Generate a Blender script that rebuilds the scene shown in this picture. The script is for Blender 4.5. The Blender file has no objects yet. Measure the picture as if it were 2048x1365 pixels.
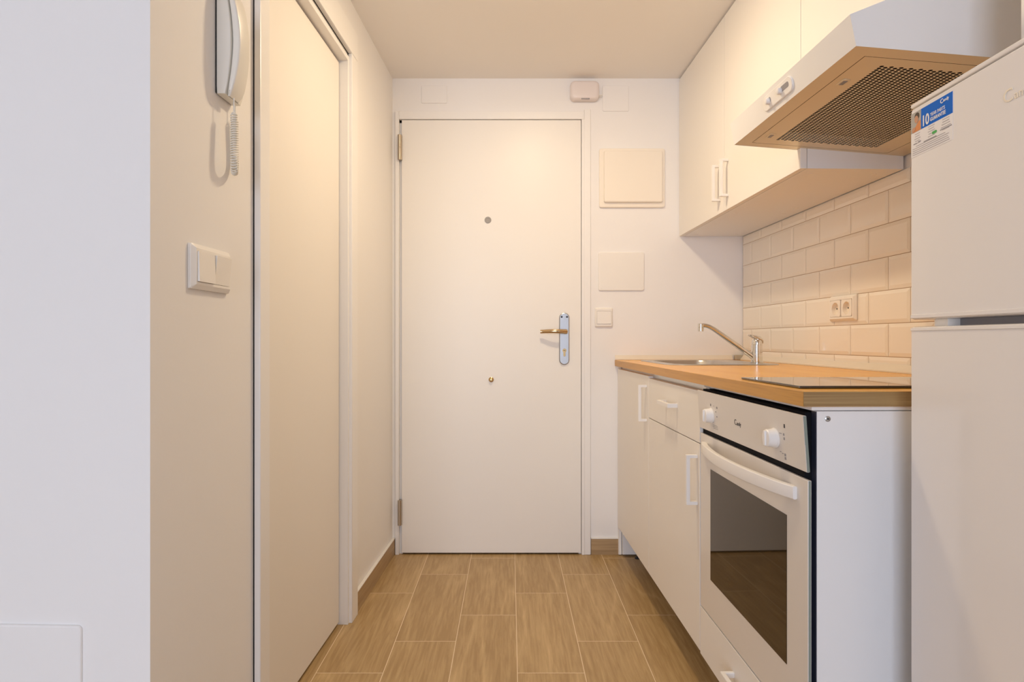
import bpy, bmesh, math, random
from mathutils import Vector, Matrix, Euler

SC = bpy.context.scene
COL = SC.collection
R = math.radians
PI = math.pi

# ------------------------------------------------------------------ camera
cam_d = bpy.data.cameras.new('camera')
cam_d.sensor_width = 36.0
cam_d.lens = 36.0 * 1245.0 / 2048.0
cam_d.shift_x = 4.0 / 2048.0
cam_d.shift_y = -2.5 / 2048.0
cam_d.clip_start = 0.02
cam = bpy.data.objects.new('camera', cam_d)
cam.location = (0, 0, 1.01)
cam.rotation_euler = (PI / 2, 0, 0)
COL.objects.link(cam)
SC.camera = cam

# ------------------------------------------------------------------ view, world, daylight
SC.view_settings.view_transform = 'Standard'
SC.view_settings.look = 'None'
SC.view_settings.exposure = 0.0
SC.view_settings.gamma = 1.0
SC.view_settings.use_curve_mapping = False
SC.cycles.max_bounces = 14
SC.cycles.diffuse_bounces = 8
SC.cycles.glossy_bounces = 6
SC.cycles.transparent_max_bounces = 8
SC.cycles.sample_clamp_indirect = 6.0
SC.cycles.use_denoising = True

BULB_STRENGTH = 200.0
BULB_COLOR = (1.0, 0.79, 0.525)
DAY_POWER = 106.0
DAY_COLOR = (0.735, 0.82, 1.0)

world = bpy.data.worlds.new('world')
SC.world = world
world.use_nodes = True
bgn = world.node_tree.nodes['Background']
bgn.inputs['Color'].default_value = (0.62, 0.76, 1.0, 1)
bgn.inputs['Strength'].default_value = 0.4

# daylight that falls through the balcony window of the room behind the camera
sun_d = bpy.data.lights.new('window_daylight', 'AREA')
sun_d.shape = 'RECTANGLE'
sun_d.size = 1.7
sun_d.size_y = 1.9
sun_d.energy = DAY_POWER
sun_d.color = DAY_COLOR
sun_o = bpy.data.objects.new('window_daylight', sun_d)
sun_o.location = (-0.75, -3.35, 1.2)
sun_o.rotation_euler = (PI / 2, 0, 0)
sun_o.rotation_euler = Vector((0, 1, 0)).to_track_quat('-Z', 'Z').to_euler()
COL.objects.link(sun_o)

# ------------------------------------------------------------------ frames
# W: world; L: left hallway wall; K: kitchen wall; F: refrigerator.
FRAMES = {  # frame origins, angles and most coordinates below were worked out from image pixels
    'W': ((0, 0, 0), 0.0),
    'L': ((-0.5535, 2.931, 0), -math.asin(0.0363)),
    'K': ((1.0923, 2.931, 0), math.asin(0.025)),
    'F': ((0.6973, 1.085, 0), -math.asin(0.016)),
}


def fmat(frame):
    p, a = FRAMES[frame]
    return Matrix.Translation(p) @ Matrix.Rotation(a, 4, 'Z')


ORIGIN = {}     # object name -> origin in its frame


# ------------------------------------------------------------------ material helpers
def srgb(r, g, b):
    def c(v):
        v /= 255.0
        return v / 12.92 if v <= 0.04045 else ((v + 0.055) / 1.055) ** 2.4
    return (c(r), c(g), c(b), 1.0)


def new_mat(name):
    m = bpy.data.materials.new(name)
    m.use_nodes = True
    nt = m.node_tree
    return m, nt, nt.nodes['Principled BSDF']


def N(nt, typ, **kw):
    n = nt.nodes.new(typ)
    for k, v in kw.items():
        if k.startswith('i_'):
            n.inputs[k[2:]].default_value = v
        else:
            setattr(n, k, v)
    return n


def mth(nt, op, a, b=None, c=None):
    n = nt.nodes.new('ShaderNodeMath')
    n.operation = op
    for i, v in enumerate((a, b, c)):
        if v is None:
            continue
        if isinstance(v, (int, float)):
            n.inputs[i].default_value = v
        else:
            nt.links.new(v, n.inputs[i])
    return n.outputs[0]


def mixc(nt, fac, a, b):
    n = nt.nodes.new('ShaderNodeMix')
    n.data_type = 'RGBA'
    for sock, v in ((n.inputs[0], fac), (n.inputs[6], a), (n.inputs[7], b)):
        if isinstance(v, (int, float)):
            sock.default_value = v
        elif isinstance(v, tuple):
            sock.default_value = v
        else:
            nt.links.new(v, sock)
    return n.outputs[2]


def plain(name, col, rough=0.5, metal=0.0, var=0.03, scale=6.0, bump=0.0, bscale=200.0, spec=0.5, coat=0.0):
    m, nt, b = new_mat(name)
    tc = N(nt, 'ShaderNodeTexCoord')
    no = N(nt, 'ShaderNodeTexNoise')
    no.inputs['Scale'].default_value = scale
    no.inputs['Detail'].default_value = 4
    nt.links.new(tc.outputs['Object'], no.inputs['Vector'])
    dark = tuple(c * (1 - var) for c in col[:3]) + (1,)
    lite = tuple(min(1, c * (1 + var)) for c in col[:3]) + (1,)
    nt.links.new(mixc(nt, no.outputs['Fac'], dark, lite), b.inputs['Base Color'])
    b.inputs['Roughness'].default_value = rough
    b.inputs['Metallic'].default_value = metal
    b.inputs['Specular IOR Level'].default_value = spec
    if coat:
        b.inputs['Coat Weight'].default_value = coat
        b.inputs['Coat Roughness'].default_value = 0.05
    if bump:
        n2 = N(nt, 'ShaderNodeTexNoise')
        n2.inputs['Scale'].default_value = bscale
        n2.inputs['Detail'].default_value = 5
        nt.links.new(tc.outputs['Object'], n2.inputs['Vector'])
        bp = N(nt, 'ShaderNodeBump')
        bp.inputs['Strength'].default_value = bump
        bp.inputs['Distance'].default_value = 0.002
        nt.links.new(n2.outputs['Fac'], bp.inputs['Height'])
        nt.links.new(bp.outputs['Normal'], b.inputs['Normal'])
    return m


def wood_mat(name, c_dark, c_mid, c_lite, axis='y', rough=0.35, stretch=26.0, fine=1.0):
    m, nt, b = new_mat(name)
    tc = N(nt, 'ShaderNodeTexCoord')
    mp = N(nt, 'ShaderNodeMapping')
    s = [stretch, stretch, stretch]
    s['xyz'.index(axis)] = 1.6
    mp.inputs['Scale'].default_value = s
    nt.links.new(tc.outputs['Object'], mp.inputs['Vector'])
    n1 = N(nt, 'ShaderNodeTexNoise')
    n1.inputs['Scale'].default_value = 1.0
    n1.inputs['Detail'].default_value = 6
    n1.inputs['Roughness'].default_value = 0.65
    n1.inputs['Distortion'].default_value = 0.6
    nt.links.new(mp.outputs['Vector'], n1.inputs['Vector'])
    n2 = N(nt, 'ShaderNodeTexNoise')
    n2.inputs['Scale'].default_value = 7.0 * fine
    n2.inputs['Detail'].default_value = 3
    nt.links.new(mp.outputs['Vector'], n2.inputs['Vector'])
    f = mth(nt, 'ADD', mth(nt, 'MULTIPLY', n1.outputs['Fac'], 0.7), mth(nt, 'MULTIPLY', n2.outputs['Fac'], 0.3))
    cr = N(nt, 'ShaderNodeValToRGB')
    cr.color_ramp.elements[0].position = 0.34
    cr.color_ramp.elements[0].color = c_dark
    cr.color_ramp.elements[1].position = 0.66
    cr.color_ramp.elements[1].color = c_lite
    e = cr.color_ramp.elements.new(0.5)
    e.color = c_mid
    nt.links.new(f, cr.inputs['Fac'])
    nt.links.new(cr.outputs['Color'], b.inputs['Base Color'])
    b.inputs['Roughness'].default_value = rough
    return m


def floor_mat():
    m, nt, b = new_mat('wood_look_floor_tile')
    tc = N(nt, 'ShaderNodeTexCoord')
    sp = N(nt, 'ShaderNodeSeparateXYZ')
    nt.links.new(tc.outputs['Object'], sp.inputs['Vector'])
    w, L, x0, g = 0.2035, 0.595, 0.0225, 0.0011
    u = mth(nt, 'DIVIDE', mth(nt, 'SUBTRACT', sp.outputs['X'], x0 - w), w)
    col = mth(nt, 'FLOOR', u)
    fx = mth(nt, 'SUBTRACT', u, col)
    v = mth(nt, 'DIVIDE', mth(nt, 'SUBTRACT', sp.outputs['Y'],
            mth(nt, 'ADD', 2.877, mth(nt, 'MULTIPLY', col, L / 3.0))), L)
    row = mth(nt, 'FLOOR', v)
    fy = mth(nt, 'SUBTRACT', v, row)
    dx = mth(nt, 'MULTIPLY', mth(nt, 'MINIMUM', fx, mth(nt, 'SUBTRACT', 1.0, fx)), w)
    dy = mth(nt, 'MULTIPLY', mth(nt, 'MINIMUM', fy, mth(nt, 'SUBTRACT', 1.0, fy)), L)
    d = mth(nt, 'MINIMUM', dx, dy)
    grout = mth(nt, 'LESS_THAN', d, g)
    cb = N(nt, 'ShaderNodeCombineXYZ')
    nt.links.new(col, cb.inputs[0])
    nt.links.new(row, cb.inputs[1])
    wn = N(nt, 'ShaderNodeTexWhiteNoise')
    wn.noise_dimensions = '3D'
    nt.links.new(cb.outputs[0], wn.inputs['Vector'])
    rnd = wn.outputs['Value']
    # grain coordinates, shifted per tile
    gx = mth(nt, 'ADD', sp.outputs['X'], mth(nt, 'MULTIPLY', rnd, 13.0))
    gy = mth(nt, 'ADD', sp.outputs['Y'], mth(nt, 'MULTIPLY', rnd, 29.0))
    cg = N(nt, 'ShaderNodeCombineXYZ')
    nt.links.new(mth(nt, 'MULTIPLY', gx, 85.0), cg.inputs[0])
    nt.links.new(mth(nt, 'MULTIPLY', gy, 5.5), cg.inputs[1])
    n1 = N(nt, 'ShaderNodeTexNoise')
    n1.inputs['Scale'].default_value = 1.0
    n1.inputs['Detail'].default_value = 7
    n1.inputs['Roughness'].default_value = 0.62
    n1.inputs['Distortion'].default_value = 0.4
    nt.links.new(cg.outputs[0], n1.inputs['Vector'])
    # cathedral rings
    ck = N(nt, 'ShaderNodeCombineXYZ')
    nt.links.new(mth(nt, 'MULTIPLY', gx, 6.0), ck.inputs[0])
    nt.links.new(mth(nt, 'MULTIPLY', gy, 0.8), ck.inputs[1])
    n2 = N(nt, 'ShaderNodeTexNoise')
    n2.inputs['Scale'].default_value = 1.0
    n2.inputs['Detail'].default_value = 1
    nt.links.new(ck.outputs[0], n2.inputs['Vector'])
    ring = mth(nt, 'PINGPONG', mth(nt, 'MULTIPLY', n2.outputs['Fac'], 7.0), 1.0)
    ring = mth(nt, 'POWER', ring, 7.0)
    f = mth(nt, 'ADD', mth(nt, 'MULTIPLY', n1.outputs['Fac'], 0.80), mth(nt, 'MULTIPLY', ring, 0.16))
    f = mth(nt, 'ADD', f, mth(nt, 'MULTIPLY', mth(nt, 'SUBTRACT', rnd, 0.5), 0.10))
    cr = N(nt, 'ShaderNodeValToRGB')
    cr.color_ramp.elements[0].position = 0.30
    cr.color_ramp.elements[0].color = (0.385, 0.25, 0.105, 1)
    cr.color_ramp.elements[1].position = 0.80
    cr.color_ramp.elements[1].color = (0.66, 0.475, 0.245, 1)
    nt.links.new(f, cr.inputs['Fac'])
    c = mixc(nt, grout, cr.outputs['Color'], (0.82, 0.68, 0.49, 1))
    nt.links.new(c, b.inputs['Base Color'])
    nt.links.new(mth(nt, 'ADD', 0.42, mth(nt, 'MULTIPLY', grout, 0.3)), b.inputs['Roughness'])
    bp = N(nt, 'ShaderNodeBump')
    bp.inputs['Strength'].default_value = 0.25
    bp.inputs['Distance'].default_value = 0.001
    nt.links.new(mth(nt, 'SUBTRACT', n1.outputs['Fac'], mth(nt, 'MULTIPLY', grout, 1.5)), bp.inputs['Height'])
    nt.links.new(bp.outputs['Normal'], b.inputs['Normal'])
    return m


def glass_mat(name):
    m, nt, b = new_mat(name)
    out = nt.nodes['Material Output']
    nt.nodes.remove(b)
    tr = N(nt, 'ShaderNodeBsdfTransparent')
    gl = N(nt, 'ShaderNodeBsdfGlossy')
    gl.inputs['Roughness'].default_value = 0.02
    fr = N(nt, 'ShaderNodeFresnel')
    fr.inputs['IOR'].default_value = 1.45
    mx = N(nt, 'ShaderNodeMixShader')
    nt.links.new(fr.outputs[0], mx.inputs[0])
    nt.links.new(tr.outputs[0], mx.inputs[1])
    nt.links.new(gl.outputs[0], mx.inputs[2])
    nt.links.new(mx.outputs[0], out.inputs['Surface'])
    return m


def emit_mat(name, col, strength):
    m, nt, b = new_mat(name)
    b.inputs['Base Color'].default_value = (0.9, 0.9, 0.9, 1)
    b.inputs['Emission Color'].default_value = tuple(col) + (1,)
    b.inputs['Emission Strength'].default_value = strength
    return m


M = {}
M['wall'] = plain('white_wall_paint', (0.86, 0.845, 0.83), 0.75, var=0.012, scale=2.5, bump=0.10, bscale=90, spec=0.3)
M['ceiling'] = plain('ceiling_paint', (0.86, 0.83, 0.79), 0.85, var=0.01, scale=2.0, spec=0.2)
M['floor'] = floor_mat()
M['skirting'] = wood_mat('skirting_tile', (0.30, 0.195, 0.095, 1), (0.40, 0.27, 0.14, 1), (0.49, 0.345, 0.19, 1), 'x', 0.45, 60)
M['skirting_y'] = wood_mat('skirting_tile_long', (0.30, 0.195, 0.095, 1), (0.40, 0.27, 0.14, 1), (0.49, 0.345, 0.19, 1), 'y', 0.45, 60)
M['caulk'] = plain('white_caulk', (0.84, 0.82, 0.79), 0.6)
M['door'] = plain('satin_door_lacquer', (0.86, 0.835, 0.79), 0.36, var=0.008, scale=3, spec=0.30)
M['sidedoor'] = plain('matt_door_paint', (0.85, 0.815, 0.765), 0.55, var=0.008, scale=3, spec=0.25)
M['frame'] = plain('white_frame_lacquer', (0.86, 0.845, 0.825), 0.35, var=0.008)
M['cab'] = plain('white_melamine', (0.85, 0.82, 0.775), 0.46, var=0.006, spec=0.35)
M['cabside'] = plain('white_melamine_carcass', (0.84, 0.835, 0.83), 0.45, var=0.006)
M['handle'] = plain('white_handle_lacquer', (0.87, 0.85, 0.825), 0.3, var=0.005)
M['plastic'] = plain('white_plastic', (0.86, 0.83, 0.78), 0.35, var=0.006)
M['cream'] = plain('cream_plastic', (0.88, 0.815, 0.715), 0.4, var=0.006)
M['phone'] = plain('ivory_phone_plastic', (0.78, 0.76, 0.70), 0.32, var=0.006)
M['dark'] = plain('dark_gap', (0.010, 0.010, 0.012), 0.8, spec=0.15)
M['mat'] = plain('filter_mat_brown', (0.016, 0.010, 0.005), 0.9, spec=0.1)
M['navy'] = plain('black_blue_flange', (0.030, 0.036, 0.062), 0.35)
M['black'] = plain('black_plastic', (0.02, 0.02, 0.02), 0.4)
M['chrome'] = plain('chrome', (0.78, 0.77, 0.75), 0.09, 1.0, var=0.01)
M['steel'] = plain('brushed_steel', (0.60, 0.585, 0.56), 0.28, 1.0, var=0.05, scale=40)
M['satin'] = plain('satin_nickel', (0.43, 0.42, 0.41), 0.30, 1.0, var=0.03, scale=30)
M['peep'] = plain('grey_lens', (0.34, 0.32, 0.30), 0.5)
M['bronze'] = plain('bronze_lever', (0.58, 0.42, 0.24), 0.2, 1.0, var=0.03)
M['brass'] = plain('aged_brass', (0.55, 0.38, 0.18), 0.25, 1.0, var=0.05)
M['hinge'] = plain('brushed_hinge_brass', (0.50, 0.43, 0.34), 0.36, 1.0, var=0.04)
M['tile'] = plain('glazed_white_tile', (0.86, 0.81, 0.73), 0.10, var=0.012, scale=9, spec=0.55)
M['grout'] = plain('beige_grout', (0.42, 0.30, 0.18), 0.8, var=0.05)
M['counter'] = wood_mat('oak_laminate', (0.78, 0.365, 0.045, 1), (0.86, 0.43, 0.058, 1), (0.90, 0.475, 0.072, 1), 'y', 0.27, 22)
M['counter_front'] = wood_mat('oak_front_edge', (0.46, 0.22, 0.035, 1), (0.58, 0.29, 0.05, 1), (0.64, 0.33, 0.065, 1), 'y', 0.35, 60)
M['counter_end'] = wood_mat('oak_edge_band', (0.20, 0.115, 0.04, 1), (0.31, 0.19, 0.075, 1), (0.44, 0.30, 0.13, 1), 'x', 0.45, 190, 0.5)
M['strip'] = plain('ivory_seal_strip', (0.78, 0.72, 0.61), 0.35, var=0.01)
M['hobglass'] = plain('black_hob_glass', (0.006, 0.006, 0.007), 0.025, var=0.0, spec=0.9, coat=0.5)
M['ovenwhite'] = plain('oven_enamel', (0.74, 0.70, 0.655), 0.28, var=0.005)
M['ovenglass'] = plain('smoked_oven_glass', (0.026, 0.017, 0.007), 0.03, var=0.0, spec=0.5)
M['ovenglass'].node_tree.nodes['Principled BSDF'].inputs['Specular Tint'].default_value = (1.0, 0.80, 0.55, 1)
M['ovenedge'] = plain('glass_edge', (0.22, 0.26, 0.23), 0.25)
M['fridge'] = plain('fridge_enamel', (0.86, 0.83, 0.81), 0.13, var=0.004, spec=0.45)
M['hood'] = plain('hood_enamel', (0.83, 0.82, 0.81), 0.35, var=0.006)
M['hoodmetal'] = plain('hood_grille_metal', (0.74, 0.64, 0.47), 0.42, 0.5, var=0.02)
M['ink'] = plain('dark_print', (0.03, 0.03, 0.035), 0.5)
M['inkgrey'] = plain('grey_print', (0.30, 0.29, 0.31), 0.6)
M['fineprint'] = plain('fine_print', (0.46, 0.43, 0.45), 0.6)
M['blue'] = plain('sticker_blue', (0.0, 0.135, 0.62), 0.6, var=0.01, spec=0.15)
M['paper'] = plain('sticker_white', (0.84, 0.82, 0.82), 0.45, var=0.01)
M['green'] = plain('sticker_green', (0.05, 0.42, 0.08), 0.5)
M['skin'] = plain('photo_skin', (0.55, 0.28, 0.16), 0.5)
M['hair'] = plain('photo_hair', (0.05, 0.03, 0.02), 0.5)
M['orange'] = plain('photo_orange', (0.68, 0.25, 0.07), 0.5)
M['photobg'] = plain('photo_background', (0.42, 0.40, 0.37), 0.5)
M['badge'] = plain('badge_ivory', (0.90, 0.82, 0.68), 0.3)
M['greyjoint'] = plain('grey_joint', (0.46, 0.43, 0.36), 0.5)
M['chime'] = plain('pale_pink_plastic', (0.78, 0.715, 0.695), 0.35, var=0.006)
M['glass'] = glass_mat('window_glass')
M['bulb'] = emit_mat('lit_bulb', BULB_COLOR, BULB_STRENGTH)


# ------------------------------------------------------------------ mesh helpers
def box(bm, x0, x1, y0, y1, z0, z1, bev=0.0, seg=2):
    vs = [bm.verts.new((x, y, z)) for z in (z0, z1) for y in (y0, y1) for x in (x0, x1)]
    fs = []
    for q in ((0, 2, 3, 1), (4, 5, 7, 6), (0, 1, 5, 4), (2, 6, 7, 3), (0, 4, 6, 2), (1, 3, 7, 5)):
        fs.append(bm.faces.new([vs[i] for i in q]))
    if bev:
        es = list({e for f in fs for e in f.edges})
        bmesh.ops.bevel(bm, geom=es, offset=bev, segments=seg, affect='EDGES', profile=0.5)


def loft(bm, rings, cap=True, closed=True):
    vr = [[bm.verts.new(p) for p in r] for r in rings]
    n = len(vr[0])
    for a, b in zip(vr[:-1], vr[1:]):
        for i in range(n if closed else n - 1):
            j = (i + 1) % n
            bm.faces.new((a[i], a[j], b[j], b[i]))
    if cap:
        bm.faces.new(list(reversed(vr[0])))
        bm.faces.new(vr[-1])
    return vr


def cyl(bm, p0, p1, r0, r1=None, n=24, cap=True):
    p0, p1 = Vector(p0), Vector(p1)
    r1 = r0 if r1 is None else r1
    lathe(bm, p0, (p1 - p0), [(0, r0), ((p1 - p0).length, r1)], n, cap)


def lathe(bm, o, axis, prof, n=28, cap=True):
    o = Vector(o)
    ax = Vector(axis).normalized()
    t = Vector((0, 0, 1)) if abs(ax.z) < 0.9 else Vector((1, 0, 0))
    u = ax.cross(t).normalized()
    v = ax.cross(u)
    rings = []
    for h, r in prof:
        rings.append([o + ax * h + (u * math.cos(2 * PI * i / n) + v * math.sin(2 * PI * i / n)) * r for i in range(n)])
    loft(bm, rings, cap)


def tube(bm, pts, r, n=10, cap=True):
    pts = [Vector(p) for p in pts]
    rr = r if isinstance(r, (list, tuple)) else [r] * len(pts)
    T = (pts[1] - pts[0]).normalized()
    t = Vector((0, 0, 1)) if abs(T.z) < 0.9 else Vector((1, 0, 0))
    u = T.cross(t).normalized()
    rings = []
    for i, p in enumerate(pts):
        a = pts[max(0, i - 1)]
        b = pts[min(len(pts) - 1, i + 1)]
        T = (b - a).normalized()
        u = (u - T * u.dot(T)).normalized()
        v = T.cross(u)
        rings.append([p + (u * math.cos(2 * PI * k / n) + v * math.sin(2 * PI * k / n)) * rr[i] for k in range(n)])
    loft(bm, rings, cap)


def rrect(u0, u1, v0, v1, r, n=5):
    out = []
    r = max(r, 1e-5)
    for cx, cy, a0 in ((u1 - r, v1 - r, 0), (u0 + r, v1 - r, PI / 2), (u0 + r, v0 + r, PI), (u1 - r, v0 + r, 1.5 * PI)):
        for i in range(n + 1):
            a = a0 + PI / 2 * i / n
            out.append((cx + r * math.cos(a), cy + r * math.sin(a)))
    return out


AX = {'x': lambda u, v, d: (d, u, v), 'y': lambda u, v, d: (u, d, v), 'z': lambda u, v, d: (u, v, d)}


def plate(bm, axis, u0, u1, v0, v1, d0, d1, r=0.0, bev=0.0, n=5):
    """rounded-rectangle slab; grows from d0 (back) to d1 (front, bevelled)."""
    f = AX[axis]
    s = 1 if d1 > d0 else -1
    rings = [[f(u, v, d0) for u, v in rrect(u0, u1, v0, v1, r, n)]]
    if bev:
        rings.append([f(u, v, d1 - s * bev) for u, v in rrect(u0, u1, v0, v1, r, n)])
        h = bev * 0.3
        rings.append([f(u, v, d1 - s * h) for u, v in rrect(u0 + h, u1 - h, v0 + h, v1 - h, max(r - h, 1e-5), n)])
        rings.append([f(u, v, d1) for u, v in rrect(u0 + bev, u1 - bev, v0 + bev, v1 - bev, max(r - bev, 1e-5), n)])
    else:
        rings.append([f(u, v, d1) for u, v in rrect(u0, u1, v0, v1, r, n)])
    loft(bm, rings)


def ringplate(bm, axis, out, inn, d0, d1, r0=0.0, r1=0.0, n=4, slope=0.0):
    """picture-frame slab with a hole."""
    f = AX[axis]
    o, i = rrect(*out, r0, n), rrect(*inn, r1, n)
    so = rrect(out[0] + slope, out[1] - slope, out[2] + slope, out[3] - slope, max(r0 - slope, 1e-5), n)
    rings = [[f(u, v, d0) for u, v in o], [f(u, v, d0 + (d1 - d0) * (0.35 if slope else 1)) for u, v in o]]
    if slope:
        rings.append([f(u, v, d1) for u, v in so])
    rings += [[f(u, v, d1) for u, v in i], [f(u, v, d0) for u, v in i]]
    vr = loft(bm, rings, cap=False)
    m = len(vr[0])
    for k in range(m):
        j = (k + 1) % m
        bm.faces.new((vr[-1][k], vr[-1][j], vr[0][j], vr[0][k]))


def prism(bm, pts3a, pts3b):
    loft(bm, [pts3a, pts3b])


def new_bm():
    return bmesh.new()


def obj(name, bm, mat, parent=None, frame='W', origin=(0, 0, 0), smooth=True, angle=20):
    """link bm as ONE mesh object. Coordinates are in the frame of the root."""
    if parent is not None:
        root = parent
        while root.parent is not None:
            root = root.parent
        origin = ORIGIN[root.name]
    bmesh.ops.translate(bm, verts=bm.verts, vec=-Vector(origin))
    bmesh.ops.recalc_face_normals(bm, faces=bm.faces)
    me = bpy.data.meshes.new(name)
    bm.to_mesh(me)
    bm.free()
    me.materials.append(M[mat])
    if smooth:
        me.polygons.foreach_set('use_smooth', [True] * len(me.polygons))
        me.set_sharp_from_angle(angle=R(angle))
    o = bpy.data.objects.new(name, me)
    COL.objects.link(o)
    if parent is not None:
        o.parent = parent
    else:
        fm = fmat(frame)
        o.location = fm @ Vector(origin)
        o.rotation_euler = (0, 0, FRAMES[frame][1])
        ORIGIN[o.name] = tuple(origin)
    return o


def thing(name, label, cat, frame='W', origin=(0, 0, 0), group=None, kind=None):
    o = bpy.data.objects.new(name, None)
    o.empty_display_size = 0.05
    COL.objects.link(o)
    o.location = fmat(frame) @ Vector(origin)
    o.rotation_euler = (0, 0, FRAMES[frame][1])
    ORIGIN[o.name] = tuple(origin)
    tag(o, label, cat, group, kind)
    return o


def tag(o, label=None, cat=None, group=None, kind=None):
    if label:
        o['label'] = label
    if cat:
        o['category'] = cat
    if group:
        o['group'] = group
    if kind:
        o['kind'] = kind
    return o


def struct(name, bm, mat, label, cat, frame='W', origin=(0, 0, 0)):
    o = obj(name, bm, mat, None, frame, origin)
    return tag(o, label, cat, None, 'structure')


def text_bm(s, size, fn, depth=0.0004, align='LEFT', shear=0.0, bold=0.0, squeeze=1.0):
    """text as a thin solid; fn(u, v, d) maps lettering to the frame."""
    cu = bpy.data.curves.new('lettering', 'FONT')
    cu.body = s
    cu.size = size
    cu.extrude = depth / 2
    cu.align_x = align
    cu.shear = shear
    cu.offset = bold * size
    cu.resolution_u = 3
    to = bpy.data.objects.new('lettering', cu)
    COL.objects.link(to)
    dg = bpy.context.evaluated_depsgraph_get()
    dg.update()
    me = bpy.data.meshes.new_from_object(to.evaluated_get(dg))
    bm = bmesh.new()
    bm.from_mesh(me)
    for v in bm.verts:
        v.co = Vector(fn(v.co.x * squeeze, v.co.y, v.co.z + depth / 2))
    bpy.data.objects.remove(to)
    bpy.data.curves.remove(cu)
    bpy.data.meshes.remove(me)
    return bm


CEIL = 2.241
YF = 2.931          # hallway end wall (entrance door)

# ================================================================== SETTING
bm = new_bm()
box(bm, -2.7, 1.45, -3.2, 3.05, -0.1, 0.0)
struct('floor', bm, 'floor', 'beige wood-look plank tile floor with pale grout lines', 'floor')

bm = new_bm()
box(bm, -2.7, 1.45, -3.2, 3.05, CEIL, CEIL + 0.1)
struct('ceiling', bm, 'ceiling', 'plain white ceiling over the hallway', 'ceiling')

# end wall with the entrance door opening (recess behind the leaf)
DX0, DX1, DZ1 = -0.5208, 0.336, 2.0458
bm = new_bm()
box(bm, -0.75, DX0 - 0.004, YF, YF + 0.12, 0, CEIL)
box(bm, DX1 + 0.004, 1.30, YF, YF + 0.12, 0, CEIL)
box(bm, DX0 - 0.004, DX1 + 0.004, YF, YF + 0.12, DZ1 + 0.004, CEIL)
box(bm, DX0 - 0.004, DX1 + 0.004, YF + 0.085, YF + 0.12, 0, DZ1 + 0.004)
struct('wall_far', bm, 'wall', 'white end wall around the entrance door', 'wall')

# left hallway wall with the side door opening
OY0, OY1, OZ = -1.398, -0.728, 1.999        # opening along y and its height
EYL = -1.858                                # corner where the hallway meets the room
bm = new_bm()
box(bm, -0.12, 0, EYL, OY0 - 0.02, 0, CEIL)
box(bm, -0.12, 0, OY1 + 0.02, 0.03, 0, CEIL)
box(bm, -0.12, 0, OY0 - 0.02, OY1 + 0.02, OZ + 0.03, CEIL)
box(bm, -0.12, -0.072, OY0 - 0.02, OY1 + 0.02, 0, OZ + 0.03)
struct('wall_left', bm, 'wall', 'white hallway wall on the left with the side door', 'wall', 'L')
bm = new_bm()
box(bm, -1.95, -0.12, EYL, EYL + 0.12, 0, CEIL)
struct('wall_front', bm, 'wall', 'white wall facing the camera at the left edge', 'wall', 'L')

# right wall behind the kitchen
bm = new_bm()
box(bm, 0.008, 0.10, -6.0, 0.02, 0, CEIL)
struct('wall_right', bm, 'wall', 'white wall behind the kitchen units', 'wall', 'K')

# room behind the camera
bm = new_bm()
box(bm, -2.6, -2.5, -3.1, 1.2, 0, CEIL)
struct('wall_room', bm, 'wall', 'white side wall of the room behind the camera', 'wall')
WX0, WX1, WZ0, WZ1 = -1.7, 0.8, 0.12, 2.1
bm = new_bm()
box(bm, -2.5, WX0, -3.1, -3.0, 0, CEIL)
box(bm, WX1, 1.30, -3.1, -3.0, 0, CEIL)
box(bm, WX0, WX1, -3.1, -3.0, WZ1, CEIL)
box(bm, WX0, WX1, -3.1, -3.0, 0, WZ0)
struct('wall_back', bm, 'wall', 'white wall with the large window behind the camera', 'wall')
win = thing('window_1', 'large white-framed window behind the camera', 'window', 'W', (-0.45, -3.05, WZ0), None, 'structure')
bm = new_bm()
ringplate(bm, 'y', (WX0, WX1, WZ0, WZ1), (WX0 + 0.06, WX1 - 0.06, WZ0 + 0.06, WZ1 - 0.06), -3.09, -3.03)
box(bm, -0.48, -0.42, -3.088, -3.032, WZ0 + 0.06, WZ1 - 0.06)
obj('window_frame', bm, 'frame', win)
bm = new_bm()
box(bm, WX0 + 0.05, WX1 - 0.05, -3.062, -3.058, WZ0 + 0.05, WZ1 - 0.05)
obj('pane', bm, 'glass', win)

# skirtings
bm = new_bm()
box(bm, 0.0005, 0.0125, OY1 + 0.086, -0.001, 0, 0.073, 0.001)
struct('baseboard_left', bm, 'skirting_y', 'wood-look tile skirting on the left hallway wall', 'skirting board', 'L')
bm = new_bm()
box(bm, 0.0005, 0.013, OY1 + 0.086, -0.001, 0.0735, 0.0775, 0.001)
struct('trim_1', bm, 'caulk', 'white sealant bead on the left skirting', 'trim', 'L')
bm = new_bm()
box(bm, 0.381, 0.5185, YF - 0.0105, YF - 0.0005, 0, 0.074, 0.001)
struct('baseboard_far', bm, 'skirting', 'wood-look tile skirting right of the entrance door', 'skirting board')
bm = new_bm()
box(bm, 0.381, 0.5185, YF - 0.011, YF - 0.0005, 0.0745, 0.0785, 0.001)
struct('trim_2', bm, 'caulk', 'white sealant bead on the skirting right of the entrance door', 'trim')

# ------------------------------------------------------------------ entrance door
d1 = thing('door_1', 'white flush entrance door with nickel handle at the hallway end', 'door', 'W', (-0.09, YF, 0), None, 'structure')
bm = new_bm()
CF = YF - 0.012
box(bm, -0.5385, DX0, CF, YF + 0.07, 0.0, 2.0835, 0.002)
box(bm, DX1, DX1 + 0.014, CF - 0.001, YF + 0.07, 0.0, 2.0458, 0.002)
box(bm, DX1 + 0.012, 0.379, CF, YF + 0.07, 0.0, 2.093, 0.003)
box(bm, DX0, DX1 + 0.012, CF, YF + 0.07, DZ1, 2.0835, 0.002)
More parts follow.
